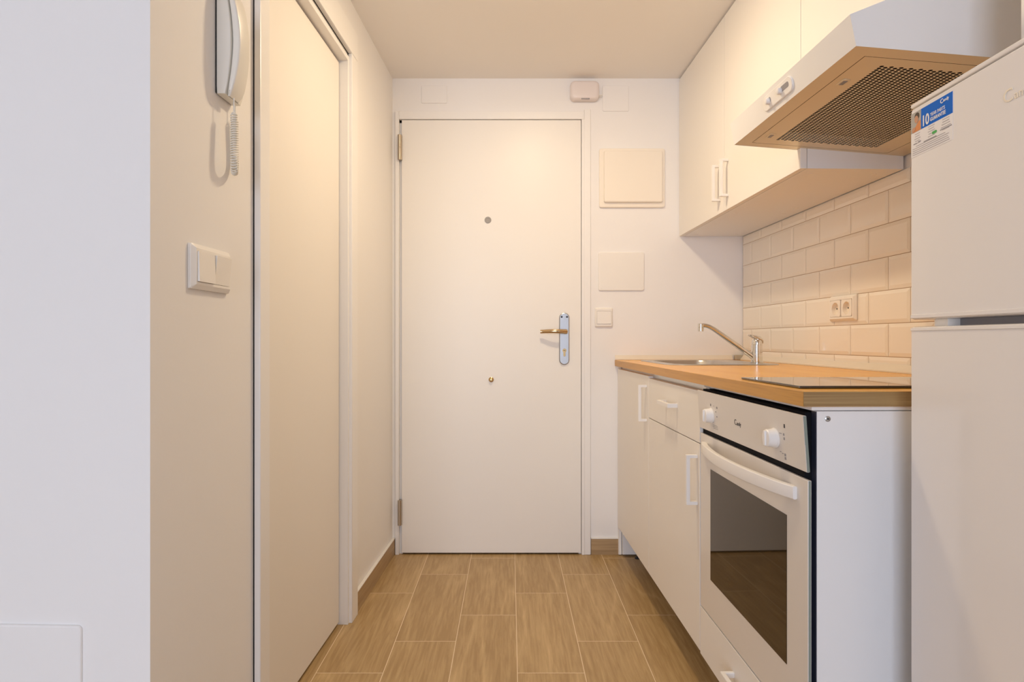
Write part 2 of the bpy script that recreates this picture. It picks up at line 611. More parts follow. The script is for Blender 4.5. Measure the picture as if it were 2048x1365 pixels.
# rebate behind the leaf edge
box(bm, DX0, DX0 + 0.0145, YF + 0.008, YF + 0.07, 0.0, DZ1)
box(bm, DX1 - 0.012, DX1, YF + 0.008, YF + 0.07, 0.0, DZ1)
box(bm, DX0, DX1, YF + 0.008, YF + 0.07, DZ1 - 0.012, DZ1)
obj('door_frame', bm, 'frame', d1)
bm = new_bm()
box(bm, -0.5085, 0.3335, YF - 0.008, YF + 0.0075, 0.0085, 2.0425, 0.0015)
obj('door_leaf', bm, 'door', d1)
for zc in (1.911, 0.200):
    bm = new_bm()
    cx = -0.5165
    lathe(bm, (cx, CF - 0.009, zc - 0.060), (0, 0, 1), [(0, 0.004), (0.002, 0.0085), (0.0585, 0.0085), (0.0595, 0.0078), (0.0605, 0.0078), (0.0615, 0.0085), (0.118, 0.0085), (0.120, 0.004)], 20)
    box(bm, cx - 0.002, cx + 0.011, CF - 0.0075, YF + 0.002, zc - 0.058, zc + 0.058)
    obj('hinge', bm, 'hinge', d1)
bm = new_bm()
px, pz = (976 - 1020) * 0.0023542, 1.01 + (680 - 441) * 0.0023542
lathe(bm, (px, YF - 0.0078, pz), (0, -1, 0), [(0, 0.0155), (0.002, 0.0155), (0.0035, 0.0140), (0.0035, 0.0085), (0.0025, 0.0075)], 28)
obj('peephole', bm, 'peep', d1)
bm = new_bm()
px, pz = (982.5 - 1020) * 0.0023542, 1.01 + (680 - 759.5) * 0.0023542
lathe(bm, (px, YF - 0.0078, pz), (0, -1, 0), [(0, 0.012), (0.003, 0.012), (0.005, 0.0085), (0.012, 0.0085), (0.016, 0.0065), (0.018, 0.003)], 24)
obj('door_stud', bm, 'brass', d1)['label'] = 'small round brass stud'
# lock plate
bm = new_bm()
LX = 0.2545
plate(bm, 'y', LX - 0.0240, LX + 0.0240, 0.892, 1.137, YF - 0.0078, YF - 0.0160, 0.0239, 0.004, 10)
lp = obj('lock_plate', bm, 'satin', d1)
lp['label'] = 'satin nickel lock plate'
bm = new_bm()
zl = 1.0475
lathe(bm, (LX + 0.004, YF - 0.016, zl), (0, -1, 0), [(0, 0.012), (0.006, 0.0115), (0.030, 0.0095), (0.036, 0.0095)], 20)
pts = []
for i in range(15):
    t = i / 14.0
    xx = LX + 0.010 - 0.124 * t
    yy = YF - 0.052 - 0.012 * math.sin(PI * min(1, t * 1.1)) + 0.010 * t
    pts.append((xx, yy, zl + 0.002 * math.sin(PI * t)))
rings = []
for i, p in enumerate(pts):
    t = i / 14.0
    hz = 0.0105 - 0.002 * t
    hy = 0.0065
    rings.append([(p[0], p[1] + hy * math.cos(2 * PI * k / 14), p[2] + hz * math.sin(2 * PI * k / 14)) for k in range(14)])
loft(bm, rings)
obj('door_handle', bm, 'bronze', lp, angle=35)['label'] = 'bronze toned lever handle'
bm = new_bm()
zk = 1.01 + (680 - 704) * 0.0023542
lathe(bm, (LX, YF - 0.0158, zk + 0.006), (0, -1, 0), [(0, 0.0092), (0.004, 0.0092), (0.005, 0.008)], 20)
plate(bm, 'y', LX - 0.005, LX + 0.005, zk - 0.022, zk + 0.004, YF - 0.0158, YF - 0.0205, 0.0048, 0.0008)
obj('lock_cylinder', bm, 'brass', lp)
bm = new_bm()
box(bm, LX - 0.0045, LX + 0.0045, YF - 0.0212, YF - 0.0205, zk + 0.005, zk + 0.0075)
for sx in (-1, 1):
    lathe(bm, (LX + sx * 0.0125, YF - 0.0158, 1.117), (0, -1, 0), [(0, 0.0048), (0.0012, 0.0048)], 14)
obj('keyhole', bm, 'ink', lp)

# ------------------------------------------------------------------ side door in the left wall
d2 = thing('door_2', 'plain white side door in the left hallway wall', 'door', 'L', (0, -1.06, 0), None, 'structure')
bm = new_bm()
box(bm, -0.0595, -0.0245, OY0 + 0.003, OY1 - 0.004, 0.012, 1.992, 0.0015)
obj('door_leaf', bm, 'sidedoor', d2)
bm = new_bm()
JX = 0.007
box(bm, -0.071, JX, OY1, OY1 + 0.0185, 0, OZ + 0.0185, 0.0015)
box(bm, -0.071, JX, OY0 - 0.0185, OY0, 0, OZ + 0.0185, 0.0015)
box(bm, -0.071, JX, OY0, OY1, OZ, OZ + 0.0185, 0.0015)
obj('door_frame', bm, 'frame', d2)
bm = new_bm()
CX = 0.0185
# profiled casings: flat board with a rounded outer edge
for (ya, yb) in ((OY1 + 0.012, OY1 + 0.084), (OY0 - 0.066, OY0 - 0.012)):
    box(bm, 0.0028, CX, ya, yb, 0, 2.030, 0.003, 2)
box(bm, 0.0028, CX, OY0 - 0.066, OY1 + 0.084, 2.0302, 2.127, 0.003, 2)
obj('door_casing', bm, 'frame', d2)
bm = new_bm()  # black strips paint the shade into the gap behind the casing
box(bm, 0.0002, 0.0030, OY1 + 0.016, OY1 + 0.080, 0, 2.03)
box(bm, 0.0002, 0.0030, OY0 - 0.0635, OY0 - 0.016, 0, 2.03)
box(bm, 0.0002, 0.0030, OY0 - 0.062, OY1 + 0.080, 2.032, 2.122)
obj('casing_gap_shade', bm, 'dark', d2)['label'] = 'gap behind the casing, its shade painted black'

# ================================================================== FITTINGS ON THE END WALL
S = 0.0023542


def wx(px):
    return (px - 1020) * S


def wz(py):
    return 1.01 + (680 - py) * S


def screw(bm, u, v, d0, axis='y', r=0.004, s=-1, h=0.0012):
    f = AX[axis]
    lathe(bm, f(u, v, d0), Vector(f(0, 0, s)), [(0, r), (h * 0.6, r), (h, r * 0.7)], 14)


bm = new_bm()
plate(bm, 'y', -0.4165, -0.2965, 2.1235, 2.2065, YF - 0.0005, YF - 0.0055, 0.004, 0.0025)
tag(obj('junction_box_cover', bm, 'wall', None, 'W', (-0.3565, YF, 2.12)),
    'small painted blank cover plate above the left half of the entrance door', 'cover plate')

bm = new_bm()
plate(bm, 'y', 0.4355, 0.5580, 2.0860, 2.2060, YF - 0.0005, YF - 0.0050, 0.004, 0.002)
tag(obj('junction_box_cover', bm, 'wall', None, 'W', (0.497, YF, 2.086)),
    'square painted blank cover plate just right of the doorbell chime', 'cover plate')

ch = thing('doorbell_chime', 'rounded pale pinkish-white doorbell chime above the top right of the entrance door', 'doorbell chime', 'W', (0.348, YF, 2.125))
bm = new_bm()
rings = []
for d, ins in ((0.0005, 0.003), (0.010, 0.0), (0.030, 0.001), (0.037, 0.004), (0.041, 0.010), (0.042, 0.018)):
    rings.append([(u, YF - d, v) for u, v in rrect(0.2805 + ins, 0.4155 - ins, 2.1275 + ins, 2.2170 - ins * 0.7, 0.020, 6)])
loft(bm, rings)
obj('casing', bm, 'chime', ch, angle=40)
bm = new_bm()
for k in range(7):
    u = 0.333 + k * 0.0055
    box(bm, u, u + 0.003, YF - 0.0395, YF - 0.0335, 2.1290, 2.1345)
obj('sound_slot', bm, 'inkgrey', ch)
bm = new_bm()
tube(bm, [(0.4150, YF - 0.012, 2.160), (0.420, YF - 0.010, 2.1585), (0.428, YF - 0.006, 2.160), (0.434, YF - 0.004, 2.1615), (0.437, YF - 0.003, 2.162)], 0.0022, 8)
tube(bm, [(0.4150, YF - 0.012, 2.152), (0.421, YF - 0.010, 2.151), (0.429, YF - 0.006, 2.149), (0.432, YF - 0.004, 2.154), (0.434, YF - 0.004, 2.168), (0.4345, YF - 0.003, 2.196)], 0.0016, 8)
obj('wire', bm, 'plastic', ch, angle=60)

fb = thing('fuse_box', 'cream square fuse box with raised lid right of the entrance door', 'fuse box', 'W', (0.572, YF, 1.63))
bm = new_bm()
plate(bm, 'y', 0.4190, 0.7270, 1.6310, 1.9090, YF - 0.0005, YF - 0.012, 0.010, 0.004)
obj('frame', bm, 'cream', fb)
bm = new_bm()
plate(bm, 'y', 0.4395, 0.7130, 1.6530, 1.8950, YF - 0.0118, YF - 0.027, 0.008, 0.006)
obj('lid', bm, 'cream', fb)

cp = thing('access_panel', 'flat white wall cover with rounded corners between fuse box and light switch', 'cover plate', 'W', (0.522, YF, 1.24))
bm = new_bm()
plate(bm, 'y', 0.4150, 0.6310, 1.2410, 1.4220, YF - 0.0005, YF - 0.0075, 0.010, 0.003)
obj('panel', bm, 'plastic', cp)
for u in (0.428, 0.618):
    for v in (1.254, 1.409):
        bm = new_bm()
        screw(bm, u, v, YF - 0.0074, 'y', 0.0042)
        obj('screw', bm, 'plastic', cp)

ls = thing('light_switch', 'single white light switch beside the entrance door handle', 'light switch', 'W', (0.441, YF, 1.07))
bm = new_bm()
ringplate(bm, 'y', (0.3985, 0.4830, 1.0690, 1.1610), (0.4075, 0.4745, 1.0840, 1.1450), YF - 0.0005, YF - 0.011, 0.008, 0.002, 4, 0.006)
obj('frame', bm, 'plastic', ls)
bm = new_bm()
loft(bm, [[(u, YF - 0.001, v) for u, v in rrect(0.4082, 0.4738, 1.0847, 1.1443, 0.001, 2)],
          [(u, YF - 0.0105 - 0.0035 * (1.1443 - v) / 0.06, v) for u, v in rrect(0.4082, 0.4738, 1.0847, 1.1443, 0.001, 2)]])
obj('rocker', bm, 'plastic', ls)

# ================================================================== FITTINGS ON THE LEFT WALLS
sw = thing('light_switch', 'double white light switch below the intercom handset', 'light switch', 'L', (0, -1.664, 1.108))
y0, y1, z0, z1 = -1.7415, -1.5900, 1.1085, 1.1965
bm = new_bm()
plate(bm, 'x', y0, y1, z0, z1, 0.0005, 0.004, 0.003, 0)
ringplate(bm, 'x', (y0, y1, z0, z1), (y0 + 0.013, y1 - 0.013, z0 + 0.014, z1 - 0.014), 0.003, 0.0125, 0.006, 0.001, 4, 0.009)
obj('frame', bm, 'plastic', sw)
for ya, yb, tilt in ((y0 + 0.0137, y0 + 0.0745, 0.0), (y0 + 0.0770, y1 - 0.0137, 0.006)):
    bm = new_bm()
    za, zb = z0 + 0.0147, z1 - 0.0147
    def dep(v):
        t = (v - za) / (zb - za)
        return 0.0150 + (tilt * (t - 0.35) if tilt else 0.0015 * (1 - t))
    loft(bm, [[(0.0045, u, v) for u, v in rrect(ya, yb, za, zb, 0.001, 2)],
              [(dep(v), u, v) for u, v in rrect(ya, yb, za, zb, 0.001, 2)]])
    obj('rocker', bm, 'plastic', sw)

ip = thing('intercom_handset', 'ivory intercom handset with coiled cord on the left hallway wall', 'intercom', 'L', (0, -1.60, 1.52))
PY0, PY1 = -1.640, -1.566
PZ0, PZ1 = 1.5225, 1.7425


def bowl(t):
    return math.sin(PI * max(0, min(1, t)))


bm = new_bm()
box(bm, 0.0005, 0.0035, PY0 + 0.002, PY1 - 0.002, PZ0 + 0.002, PZ1 - 0.002)
obj('back_plate', bm, 'black', ip)
bm = new_bm()
rings = []
n = 15
for i in range(n):
    t = i / (n - 1)
    z = PZ0 + (PZ1 - PZ0) * t
    pr = 0.0215 + 0.0120 * bowl(t) ** 0.8
    ins = 0.0015 if i in (0, n - 1) else 0
    rings.append([(0.0032 + (x - 0.0032) * (1 - ins * 20), y, z) for x, y in rrect(0.0032, pr, PY0 + ins, PY1 - ins, 0.003, 3)])
loft(bm, rings)
obj('base', bm, 'phone', ip, angle=24)
bm = new_bm()
rings = []
n = 21
HZ0, HZ1 = PZ0 - 0.004, PZ1 + 0.004
for i in range(n):
    t = i / (n - 1)
    z = HZ0 + (HZ1 - HZ0) * t
    back = 0.0232 + 0.0120 * bowl(t) ** 0.8
    out = back + 0.008 + 0.0085 * bowl(t) ** 0.7
    e = min(t, 1 - t) * (n - 1)
    sh = 1.0 if e >= 1.5 else (0.75 + 0.25 * e / 1.5)
    yc = (PY0 + PY0 + 0.054) / 2
    hw = 0.027 * (0.86 + 0.14 * abs(2 * t - 1)) * sh
    rings.append([(x, y, z) for x, y in rrect(back, back + (out - back) * sh, yc - hw, yc + hw, 0.006 * sh * 0.8, 4)])
loft(bm, rings)
obj('handset', bm, 'phone', ip, angle=38)
# coiled cord: a hanging loop between handset and base
bm = new_bm()
A = Vector((0.0300, PY0 + 0.022, HZ0))
Bp = Vector((0.0120, PY1 - 0.010, PZ0))


def centre(t):
    """t 0..1 along the hanging loop"""
    a = PI * t
    p = A.lerp(Bp, (1 - math.cos(a)) / 2)
    widen = 0.018 * math.sin(a)
    dirv = Vector((Bp.x - A.x, Bp.y - A.y, 0)).normalized()
    p = p + dirv * (widen * (-1 if t < 0.5 else 1)) * math.sin(2 * a if t < 0.5 else 2 * (PI - a)) * 0.8
    p.z = 1.520 - 0.150 * math.sin(a) ** 0.72
    return p


C0 = [centre(i / 240.0) for i in range(241)]
ln = [0.0]
for a, b in zip(C0[:-1], C0[1:]):
    ln.append(ln[-1] + (b - a).length)
tot = ln[-1]


def at_len(s):
    for i in range(240):
        if ln[i + 1] >= s:
            f = (s - ln[i]) / max(1e-9, ln[i + 1] - ln[i])
            return C0[i].lerp(C0[i + 1], f), (C0[i + 1] - C0[i]).normalized()
    return C0[-1], (C0[-1] - C0[-2]).normalized()


lead = 0.030
turns = 54
pts = []
for i in range(6):
    pts.append(at_len(lead * i / 6.0)[0])
steps = turns * 11
side = Vector((0, 1, 0))
up0 = Vector((1, 0, 0))
for i in range(steps + 1):
    s = lead + (tot - 2 * lead) * i / steps
    c, T = at_len(s)
    u = (up0 - T * up0.dot(T)).normalized()
    v = T.cross(u)
    a = 2 * PI * turns * i / steps
    rad = 0.0062 * min(1.0, i / 8.0, (steps - i) / 8.0)
    pts.append(c + (u * math.cos(a) + v * math.sin(a)) * rad)
for i in range(1, 7):
    pts.append(at_len(tot - lead + lead * i / 6.0)[0])
tube(bm, pts, 0.0014, 6)
obj('coiled_cord', bm, 'phone', ip, angle=80)

bm = new_bm()
plate(bm, 'y', -0.345, -0.1195, 0.300, 0.5155, EYL - 0.0003, EYL - 0.0050, 0.008, 0.003)
tag(obj('wall_cover', bm, 'wall', None, 'L', (-0.23, EYL, 0.30)),
    'white painted cover plate low on the wall at the bottom left', 'cover plate')

# ================================================================== KITCHEN
FD = -0.589          # door fronts
FC = -0.569          # carcass fronts
CT0, CT1 = 0.887, 0.915


def pull(parent, x, c0, c1, fixed, vertical):
    """slim rectangular bow handle: one U-shaped bar from c0 to c1."""
    bm = new_bm()
    d, t, e, w = 0.032, 0.0105, 0.009, 0.0065
    prof = [(x + 0.0003, c0), (x - d, c0), (x - d, c1), (x + 0.0003, c1), (x + 0.0003, c1 - e), (x - d + t, c1 - e), (x - d + t, c0 + e), (x + 0.0003, c0 + e)]
    if vertical:
        rings = [[(p, fixed + s_ * w, q) for p, q in prof] for s_ in (-1, 1)]
    else:
        rings = [[(p, q, fixed + s_ * w) for p, q in prof] for s_ in (-1, 1)]
    loft(bm, rings)
    bmesh.ops.recalc_face_normals(bm, faces=bm.faces)
    bmesh.ops.bevel(bm, geom=list(bm.edges), offset=0.0010, segments=2, affect='EDGES')
    return obj('handle', bm, 'handle', parent)


def pull_v(parent, x, y, z0, z1):
    return pull(parent, x, z0, z1, y, True)


def pull_h(parent, x, y0, y1, z):
    return pull(parent, x, y0, y1, z, False)


def carcass(bm, x0, x1, y0, y1, z0, z1, t=0.018, top=True, rails=False):
    box(bm, x0, x1, y0, y0 + t, z0, z1)
    box(bm, x0, x1, y1 - t, y1, z0, z1)
    box(bm, x0, x1, y0 + t, y1 - t, z0, z0 + t)
    box(bm, x1 - 0.006, x1, y0 + t, y1 - t, z0 + t, z1)
    if top:
        box(bm, x0, x1, y0 + t, y1 - t, z1 - t, z1)
    if rails:
        box(bm, x0, x0 + 0.085, y0 + t, y1 - t, z1 - t, z1)


def feet(parent, y0, y1):
    for yy in (y0 + 0.05, y1 - 0.05):
        for xx in (-0.42, -0.10):
            bm = new_bm()
            lathe(bm, (xx, yy, 0), (0, 0, 1), [(0, 0.019), (0.008, 0.021), (0.02, 0.014), (0.118, 0.014), (0.1225, 0.022)], 16)
            obj('foot', bm, 'black', parent)


DB, DT = 0.137, 0.874
# --- sink cabinet
sc = thing('base_cabinet', 'white base cabinet with one tall door under the sink', 'kitchen cabinet', 'K', (-0.30, -0.295, 0))
bm = new_bm()
carcass(bm, FC, -0.012, -0.587, -0.004, 0.123, CT0 - 0.001, rails=True, top=False)
obj('carcass', bm, 'cabside', sc)
bm = new_bm()
box(bm, FD, FC - 0.001, -0.5865, -0.006, DB, DT, 0.001)
dr = obj('door', bm, 'cab', sc)
pull_v(dr, FD, -0.557, 0.701, 0.839)
feet(sc, -0.587, -0.004)
bm = new_bm()
box(bm, FD + 0.004, FC - 0.002, -0.005, 0.0125, 0.004, CT0 - 0.002, 0.001)
obj('filler_strip', bm, 'cab', sc)
bm = new_bm()
lathe(bm, (FD + 0.085, -0.045, 0), (0, 0, 1), [(0, 0.014), (0.003, 0.014), (0.005, 0.005), (0.010, 0.005)], 20)
obj('plinth_foot', bm, 'black', sc)
bm = new_bm()
box(bm, FD + 0.020, FD + 0.14, -0.022, -0.006, 0.010, 0.1225, 0.001)
obj('plinth_return', bm, 'cabside', sc)

# --- drawer cabinet
dc = thing('base_cabinet', 'white base cabinet with a drawer over a door, beside the oven', 'kitchen cabinet', 'K', (-0.30, -0.88, 0))
bm = new_bm()
carcass(bm, FC, -0.012, -1.170, -0.589, 0.123, CT0 - 0.001, rails=True, top=False)
obj('carcass', bm, 'cabside', dc)
bm = new_bm()
box(bm, FD, FC - 0.001, -1.1695, -0.5895, 0.7195, 0.866, 0.001)
dd = obj('drawer', bm, 'cab', dc)
pull_h(dd, FD, -0.957, -0.826, 0.802)
bm = new_bm()
box(bm, FD, FC - 0.001, -1.1695, -0.5895, DB, 0.7165, 0.001)
dr = obj('door', bm, 'cab', dc)
pull_v(dr, FD, -1.145, 0.541, 0.683)
bm = new_bm()
box(bm, FC - 0.0006, FC - 0.0001, -1.165, -0.593, 0.860, CT0 - 0.001)
obj('top_rail', bm, 'steel', dc)['label'] = 'grey metal rail under the worktop'
feet(dc, -1.170, -0.589)

# --- oven housing
oc = thing('base_cabinet', 'white end cabinet housing the built-in oven with a drawer below', 'kitchen cabinet', 'K', (-0.30, -1.47, 0))
OY_0, OY_1 = -1.766, -1.172
bm = new_bm()
box(bm, FC, -0.012, OY_0, OY_0 + 0.018, 0.123, 0.8775, 0.0008)
box(bm, FC, -0.012, OY_1 - 0.018, OY_1, 0.123, 0.8775)
box(bm, FC, -0.012, OY_0 + 0.018, OY_1 - 0.018, 0.123, 0.141)
box(bm, FC + 0.06, -0.012, OY_0 + 0.018, OY_1 - 0.018, 0.252, 0.268)
obj('carcass', bm, 'cabside', oc)
bm = new_bm()
box(bm, FC - 0.010, -0.012, OY_0 - 0.0005, OY_1, 0.8785, CT0 - 0.0005, 0.0025)
obj('top_rail', bm, 'cabside', oc)
bm = new_bm()
box(bm, FC - 0.0012, FC - 0.0001, OY_0 + 0.001, OY_0 + 0.0175, 0.14, 0.8765)
obj('edge_strip', bm, 'navy', oc)['label'] = 'dark front edge beside the oven'
bm = new_bm()
screw(bm, FC + 0.020, 0.8635, OY_0 - 0.0000, 'y', 0.0052, -1, 0.0018)
obj('screw', bm, 'satin', oc)
bm = new_bm()
box(bm, FC + 0.018, FC + 0.022, OY_0 - 0.0022, OY_0 - 0.0017, 0.8620, 0.8650)
obj('screw_slot', bm, 'ink', oc)
bm = new_bm()
box(bm, FD, FC - 0.0015, OY_0 + 0.003, OY_1 - 0.001, 0.132, 0.2655, 0.001)
dd = obj('drawer', bm, 'cab', oc)
pull_h(dd, FD, -1.545, -1.413, 0.203)
feet(oc, OY_0, OY_1)

# --- oven
ov = thing('built_in_oven', 'white built-in oven with smoked glass door and two knobs', 'oven', 'K', (-0.30, -1.475, 0.27))
FY0, FY1 = -1.772, -1.1755
bm = new_bm()
box(bm, FC + 0.0005, -0.06, OY_0 + 0.0185, OY_1 - 0.0185, 0.2685, 0.874)
box(bm, FC - 0.0125, FC + 0.001, OY_0 + 0.021, OY_1 - 0.004, 0.2670, 0.873)
obj('chassis', bm, 'dark', ov)
# control panel, leaning slightly outwards at its top
bm = new_bm()
PT, PB = -0.598, -0.591
prism(bm, [(PT, FY0, 0.870), (PT, FY1, 0.870), (PT + 0.006, FY1, 0.870), (PT + 0.006, FY0, 0.870)],
      [(PB, FY0, 0.7655), (PB, FY1, 0.7655), (PB + 0.006, FY1, 0.7655), (PB + 0.006, FY0, 0.7655)])
bmesh.ops.bevel(bm, geom=list(bm.edges), offset=0.0008, segments=2, affect='EDGES')
pan = obj('control_panel', bm, 'ovenwhite', ov)


def panx(z):
    return PB + (PT - PB) * (z - 0.7655) / (0.870 - 0.7655)


bm = new_bm()
prism(bm, [(PT + 0.0008, FY0 - 0.0006, 0.8692), (PT + 0.0058, FY0 - 0.0006, 0.8692), (PT + 0.0058, FY0 + 0.001, 0.8692), (PT + 0.0008, FY0 + 0.001, 0.8692)],
      [(PB + 0.0008, FY0 - 0.0006, 0.7663), (PB + 0.0058, FY0 - 0.0006, 0.7663), (PB + 0.0058, FY0 + 0.001, 0.7663), (PB + 0.0008, FY0 + 0.001, 0.7663)])
obj('panel_edge', bm, 'ovenedge', pan)
for yk in (-1.277, -1.649):
    bm = new_bm()
    zk = 0.810
    lathe(bm, (panx(zk) + 0.0005, yk, zk), (-1, 0, 0), [(0, 0.0205), (0.003, 0.0205), (0.0035, 0.0192), (0.018, 0.0178), (0.020, 0.0165), (0.0205, 0.014)], 30)
    box(bm, panx(zk) - 0.0235, panx(zk) - 0.0195, yk - 0.004, yk + 0.004, zk - 0.015, zk + 0.015, 0.0012)
    obj('knob', bm, 'handle', pan)
bm = text_bm('C', 0.0190, lambda u, v, d: (panx(0.8115 + v) - d, -1.4350 - u, 0.8085 + v))
b2 = text_bm('andy', 0.0135, lambda u, v, d: (panx(0.8085 + v) - d, -1.4490 - u, 0.8085 + v), bold=0.012)
tm = bpy.data.meshes.new('t')
b2.to_mesh(tm)
bm.from_mesh(tm)
b2.free()
obj('brand_lettering', bm, 'ink', pan)


def mark(name, mat, y, z, w, h):
    bm = new_bm()
    box(bm, panx(z) - 0.0004, panx(z) + 0.001, y - w / 2, y + w / 2, z - h / 2, z + h / 2)
    obj(name, bm, mat, pan)


# printed dial symbols: a dark mark above each knob, scale strokes to the right, legend under the far knob
mark('dial_mark', 'ink', -1.277 + 0.0, 0.8385, 0.004, 0.006)
mark('dial_mark', 'ink', -1.649 - 0.045, 0.8405, 0.005, 0.0075)
for yy, zz, w, h in ((-1.649 - 0.026, 0.8235, 0.010, 0.0012), (-1.649 - 0.040, 0.8230, 0.005, 0.0045), (-1.649 - 0.041, 0.8150, 0.005, 0.005),
                     (-1.649 - 0.022, 0.7860, 0.006, 0.0012), (-1.649 - 0.031, 0.7840, 0.006, 0.0012), (-1.649 - 0.041, 0.7830, 0.006, 0.005), (-1.649 - 0.041, 0.7760, 0.006, 0.005),
                     (-1.300, 0.8380, 0.006, 0.0012), (-1.322, 0.8355, 0.008, 0.005), (-1.312, 0.8240, 0.005, 0.003), (-1.318, 0.8120, 0.006, 0.003),
                     (-1.300, 0.7870, 0.034, 0.0010), (-1.302, 0.7830, 0.036, 0.0010), (-1.304, 0.7790, 0.034, 0.0010)):
    mark('dial_legend', 'inkgrey', yy, zz, w, h)
# oven door
bm = new_bm()
box(bm, FD, FC - 0.013, FY0, FY1, 0.2695, 0.7505, 0.0012)
od = obj('door', bm, 'ovenwhite', ov)
bm = new_bm()
box(bm, FD - 0.0008, FD + 0.002, -1.690, -1.2575, 0.3698, 0.6645)
obj('oven_window', bm, 'ovenglass', od)['label'] = 'smoked brown glass oven window'
bm = new_bm()
box(bm, FD + 0.0015, FC - 0.0145, FY0 - 0.0008, FY0 + 0.001, 0.2705, 0.7495)
obj('glass_edge', bm, 'ovenedge', od)
bm = new_bm()
rings = []
n = 25
HY0, HY1 = -1.7310, -1.2080
for i in range(n):
    t = i / (n - 1)
    y = HY0 + (HY1 - HY0) * t
    b_ = math.sin(PI * t) ** 0.75
    xo = FD - 0.008 - 0.034 * b_
    xi = FD + 0.0004 if i in (0, n - 1) else min(FD + 0.0004, xo + 0.011 + 0.006 * (1 - b_))
    zc = 0.7180
    hh = 0.0125 + 0.002 * math.sin(PI * t)
    rings.append([(x, y, z) for x, z in rrect(xo, xi, zc - hh, zc + hh, 0.003, 3)])
loft(bm, rings)
obj('handle', bm, 'handle', od)['label'] = 'long bowed white door handle'

# --- countertop
ct = thing('countertop', 'orange-brown oak laminate worktop along the right wall', 'worktop', 'K', (-0.30, -0.885, CT0))
CE = -1.7745
SX0, SX1, SY0, SY1 = -0.470, -0.195, -0.558, -0.105     # bowl cut-out
bm = new_bm()


def ctbox(x0, x1, y0, y1):
    box(bm, x0, x1, y0, y1, CT0, CT1)


# slab with a hole for the sink: made from a polygon ring
outer = [(-0.5985, CE), (-0.0008, CE), (-0.0008, -0.0012), (-0.5985, 0.0132)]
hole = rrect(SX0, SX1, SY0, SY1, 0.07, 6)
for z in (CT0, CT1):
    ov_ = [bm.verts.new((x, y, z)) for x, y in outer]
    hv_ = [bm.verts.new((x, y, z)) for x, y in hole]
    es = [bm.edges.new((ov_[i], ov_[(i + 1) % 4])) for i in range(4)]
    es += [bm.edges.new((hv_[i], hv_[(i + 1) % len(hv_)])) for i in range(len(hv_))]
    bmesh.ops.triangle_fill(bm, use_beauty=True, use_dissolve=False, edges=es)
    if z == CT0:
        o0, h0 = ov_, hv_
    else:
        for i in range(4):
            bm.faces.new((o0[i], o0[(i + 1) % 4], ov_[(i + 1) % 4], ov_[i]))
        for i in range(len(hv_)):
            j = (i + 1) % len(hv_)
            bm.faces.new((h0[j], h0[i], hv_[i], hv_[j]))
obj('slab', bm, 'counter', ct, smooth=False)
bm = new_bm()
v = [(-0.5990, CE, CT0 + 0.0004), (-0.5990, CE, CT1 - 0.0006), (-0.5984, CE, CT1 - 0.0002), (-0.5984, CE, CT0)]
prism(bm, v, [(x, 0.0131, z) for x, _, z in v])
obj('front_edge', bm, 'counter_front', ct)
bm = new_bm()
box(bm, -0.5985, -0.0010, CE - 0.0012, CE + 0.0003, CT0 + 0.0003, CT1 - 0.0006, 0.0004)
obj('end_edge', bm, 'counter_end', ct)['label'] = 'darker brown grained end edge'

# seal strips between worktop and walls
def strip_prof(d, z):
    return [(0, 0), (d, 0), (d, 0.004), (d * 0.55, 0.014), (0.004, 0.0225), (0, 0.0225)]


bm = new_bm()
a = [(-0.0005 - p, -0.0005, CT1 + 0.0004 + q) for p, q in strip_prof(0.018, 0)]
b = [(-0.0005 - p, CE + 0.0, CT1 + 0.0004 + q) for p, q in strip_prof(0.018, 0)]
a = [(x, -0.026, z) for x, _, z in a]
prism(bm, a, b)
struct('trim_3', bm, 'strip', 'ivory seal strip between worktop and tiles', 'seal strip', 'K')
bm = new_bm()
a = [(0.494, YF - 0.0005 - p, CT1 + 0.0004 + q) for p, q in strip_prof(0.014, 0)]
b = [(1.045, y, z) for _, y, z in a]
prism(bm, a, b)
struct('trim_4', bm, 'strip', 'ivory seal strip between worktop and end wall', 'seal strip')
bm = new_bm()
box(bm, -0.040, -0.0006, -0.0255, -0.0022, CT1 + 0.0004, CT1 + 0.0240, 0.002)
struct('trim_5', bm, 'greyjoint', 'grey-white corner joint of the seal strips behind the tap', 'seal strip', 'K')

# --- sink
sk = thing('kitchen_sink', 'stainless steel inset sink at the far end of the worktop', 'sink', 'K', (-0.30, -0.345, CT1))
bm = new_bm()
rings = []
Rm = (-0.515, -0.080, -0.622, -0.072)


def ring_at(e, z, r):
    x0, x1, y0_, y1_ = e
    return [(u, w, z) for u, w in rrect(x0, x1, y0_, y1_, r, 8)]


rings.append(ring_at(Rm, CT1 + 0.0003, 0.085))
rings.append(ring_at((Rm[0] + 0.002, Rm[1] - 0.002, Rm[2] + 0.002, Rm[3] - 0.002), CT1 + 0.003, 0.084))
rings.append(ring_at((Rm[0] + 0.012, Rm[1] - 0.012, Rm[2] + 0.012, Rm[3] - 0.012), CT1 + 0.0035, 0.078))
B0 = (SX0 + 0.004, SX1 - 0.004, SY0 + 0.004, SY1 - 0.004)
rings.append(ring_at((B0[0] - 0.002, B0[1] + 0.002, B0[2] - 0.002, B0[3] + 0.002), CT1 + 0.002, 0.067))
rings.append(ring_at((B0[0] + 0.002, B0[1] - 0.002, B0[2] + 0.002, B0[3] - 0.002), CT1 - 0.006, 0.065))
rings.append(ring_at((B0[0] + 0.010, B0[1] - 0.010, B0[2] + 0.010, B0[3] - 0.010), CT1 - 0.125, 0.06))
rings.append(ring_at((B0[0] + 0.028, B0[1] - 0.028, B0[2] + 0.028, B0[3] - 0.028), CT1 - 0.150, 0.05))
vr = loft(bm, rings, cap=False)
bm.faces.new(vr[-1])
